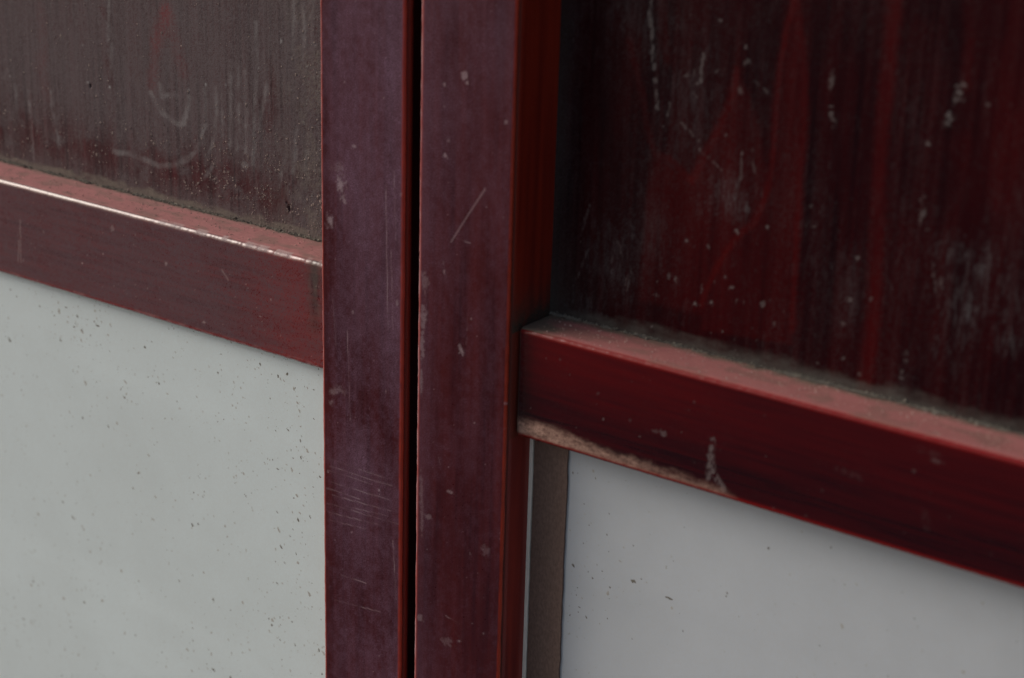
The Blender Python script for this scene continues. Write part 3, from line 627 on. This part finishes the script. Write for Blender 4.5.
# ---------------------------------------------------------------- loose grit and dirt flecks (uncountable)
def grains(name, parent, mats, P, S, mi=None, flat=None, rot=None):
    """tiny jittered octahedra at P (n,3), radii S (n,3)"""
    base = np.array([(1, 0, 0), (-1, 0, 0), (0, 1, 0), (0, -1, 0), (0, 0, 1), (0, 0, -1)], float)
    tri = np.array([(0, 2, 4), (2, 1, 4), (1, 3, 4), (3, 0, 4), (2, 0, 5), (1, 2, 5), (3, 1, 5), (0, 3, 5)])
    n = len(P)
    b = base[None] * S[:, None, :] * (1 + rng.uniform(-.35, .35, (n, 6, 1)))
    if rot is not None:
        c, s = np.cos(rot)[:, None], np.sin(rot)[:, None]
        x, z = b[..., 0].copy(), b[..., 2].copy()
        b[..., 0] = x * c - z * s; b[..., 2] = x * s + z * c
    v = (b + P[:, None, :]).reshape(-1, 3)
    t = (tri[None] + (np.arange(n) * 6)[:, None, None]).reshape(-1, 3)
    me = bpy.data.meshes.new(name)
    me.from_pydata(v.tolist(), [], t.tolist())
    for m in mats: me.materials.append(m)
    if mi is not None:
        me.polygons.foreach_set('material_index', np.repeat(mi, 8).astype(np.int32))
    me.update()
    o = link(bpy.data.objects.new(name, me), parent)
    o['kind'] = 'stuff'
    return o
def clustered(n, x0, x1, h0, h1, dens, seed):
    """random (x, h) points in mm kept with probability dens(x, h)"""
    out = []
    r = np.random.default_rng(seed)
    while len(out) < n:
        x = r.uniform(x0, x1, 4000); h = r.uniform(h0, h1, 4000)
        k = r.uniform(0, 1, 4000) < dens(x, h)
        out += list(zip(x[k], h[k]))
    return np.array(out[:n])
# on the left panel, thick towards the stile and the rail
q = clustered(2600, -330, -57, 0, 130, lambda x, h: np.clip((np.exp(-((h - 14) / 26) ** 2) * (.15 + .85 * sstep(-200, -70, x)) + .25 * sstep(-110, -60, x)) * sstep(.42, .66, fbm(x / 7, h / 6, 951, 3)) * 1.4 + .02, 0, 1), 51)
s = rng.gamma(1.4, .13, (len(q), 1)) + .08
grains('grit', PANEL_L, [M_GRIT], np.column_stack([q[:, 0], np.full(len(q), Y_PANEL * 1000 - .10), q[:, 1] + ZL * 1000]) / 1000, np.minimum(s, .75) * np.column_stack([np.ones(len(q)), np.full(len(q), .55), rng.uniform(.8, 1.7, len(q))]) / 1000)
# dirt caked in the corner between rail top and panel
def corner_dirt(name, parent, x0, x1, ztop, n, seed, size=.55, depth=1.6):
    r = np.random.default_rng(seed)
    x = r.uniform(x0, x1, n * 3); x = x[r.uniform(0, 1, n * 3) < .15 + sstep(.4, .65, fbm(x / 9, x * 0, seed, 3))][:n]
    a = np.abs(r.normal(0, depth, len(x))); b = np.abs(r.normal(0, depth * .55, len(x)))
    P = np.column_stack([x, Y_PANEL * 1000 - a - .05, ztop * 1000 + b * .8 + .05])
    s = r.gamma(2.2, size * .22, (len(x), 1)) + .12
    grains(name, parent, [M_FLUFF], P / 1000, s * r.uniform(.7, 1.5, (len(x), 3)) / 1000)
corner_dirt('corner_dirt', LEFT, -340, -57, ZL, 2600, 61, .42, .8)
corner_dirt('corner_dirt', RIGHT, 51, 290, ZR, 3600, 62, .28, 1.0)
# a few crumbs on the rail tops
for par, x0, x1, zt, yf, sd in ((LEFT, -340, -58, ZL, YL, 71), (RIGHT, 52, 290, ZR, YR, 72)):
    r = np.random.default_rng(sd); n = 600
    x = r.uniform(x0, x1, n); y = r.uniform(yf * 1000 + 2.5, 31, n)
    sz = r.gamma(1.6, .10, (n, 1)) + .08
    grains('crumbs', par, [M_CRUMB], np.column_stack([x, y, np.full(n, zt * 1000 + .12)]) / 1000, np.minimum(sz, .55) * np.ones((n, 3)) / 1000)
# flecks on the panes
def flecks(parent, y, q, scale, seed, dark):
    """irregular flat flakes stuck to the pane"""
    r = np.random.default_rng(seed); n = len(q); K = 9
    L = (r.gamma(1.5, .20, n) + .16) * scale
    w, h = L * r.uniform(.4, .85, n), L * r.uniform(.7, 1.5, n)
    a = np.linspace(0, 2 * np.pi, K, endpoint=False)[None] + r.uniform(-.2, .2, (n, K))
    m = r.uniform(.45, 1.25, (n, K))
    x, z = np.cos(a) * m * w[:, None], np.sin(a) * m * h[:, None]
    t = r.normal(.55, .45, n)[:, None]
    X = x * np.cos(t) - z * np.sin(t) + q[:, :1]; Z = x * np.sin(t) + z * np.cos(t) + q[:, 1:2]
    V = np.zeros((n, K + 1, 3))
    V[:, :K, 0] = X; V[:, :K, 2] = Z; V[:, :K, 1] = y * 1000 + .02
    V[:, K, 0] = q[:, 0]; V[:, K, 2] = q[:, 1]; V[:, K, 1] = y * 1000 - .10
    f = [(i * (K + 1) + k, i * (K + 1) + (k + 1) % K, i * (K + 1) + K) for i in range(n) for k in range(K)]
    me = bpy.data.meshes.new('dirt_flecks')
    me.from_pydata((V.reshape(-1, 3) / 1000).tolist(), [], f)
    me.materials.append(M_SPECK); me.materials.append(M_SPECK2)
    me.polygons.foreach_set('material_index', np.repeat((r.uniform(0, 1, n) > dark).astype(np.int32), K))
    me.update()
    o = link(bpy.data.objects.new('dirt_flecks', me), parent)
    o['kind'] = 'stuff'
q = clustered(1900, -340, -57, -300, -47, lambda x, h: np.clip(.45 + .28 * sstep(-140, -60, x) + .4 * sstep(-130, -50, h), 0, 1) * sstep(.28, .62, fbm(x / 14, h / 14, 961, 3)), 81)
flecks(PANE_L, Y_PANE_L, q, 1.1, 82, .26)
BIG_L = [(-165.0, -55.1), (-169.1, -50.6), (-129.8, -55.5), (-134.7, -57.7), (-150.1, -73.8), (-137.2, -68.5), (-108.1, -56.6), (-96.1, -60.0), (-90.1, -57.5), (-75.8, -59.2), (-72.6, -61.5), (-256.3, -151.7), (-72.8, -76.8), (-90.0, -87.1), (-81.6, -99.9), (-88.2, -97.4), (-86.9, -101.3), (-94.4, -108.9), (-69.2, -106.6), (-73.8, -113.3), (-145.1, -108.4), (-107.4, -85.8), (-89.7, -145.0), (-98.3, -134.2), (-84.1, -134.4), (-76.0, -130.3), (-103.2, -200.2), (-132.7, -228.2), (-70.8, -203.5), (-68.9, -216.7), (-77.3, -173.6), (-80.1, -182.0), (-75.3, -180.4), (-87.3, -206.3), (-237.8, -68.5), (-188.0, -75.9), (-188.4, -83.2), (-244.1, -68.2), (-266.8, -62.5), (-284.3, -93.8), (-256.1, -78.4)]
flecks(PANE_L, Y_PANE_L, np.array(BIG_L, float), 1.7, 83, .9)
q = clustered(240, 72, 290, -210, -52, lambda x, h: np.clip(.10 + .9 * np.exp(-(x - 70) / 18), 0, 1), 84)
flecks(PANE_R, Y_PANE + .001, q, 1.05, 85, .40)
BIG_R = [(131.8, -60.6), (100.1, -103.0), (131.4, -76.8), (80.1, -100.3), (79.5, -132.8), (90.9, -110.9), (94.6, -120.7), (107.3, -110.5), (126.2, -112.8), (154.5, -101.0), (228.2, -93.6), (200.4, -65.0), (80.0, -143.4), (79.7, -81.1), (154.1, -102.6), (111.4, -108.2), (213.9, -66.1)]
flecks(PANE_R, Y_PANE + .001, np.array(BIG_R, float), 1.6, 86, .85)
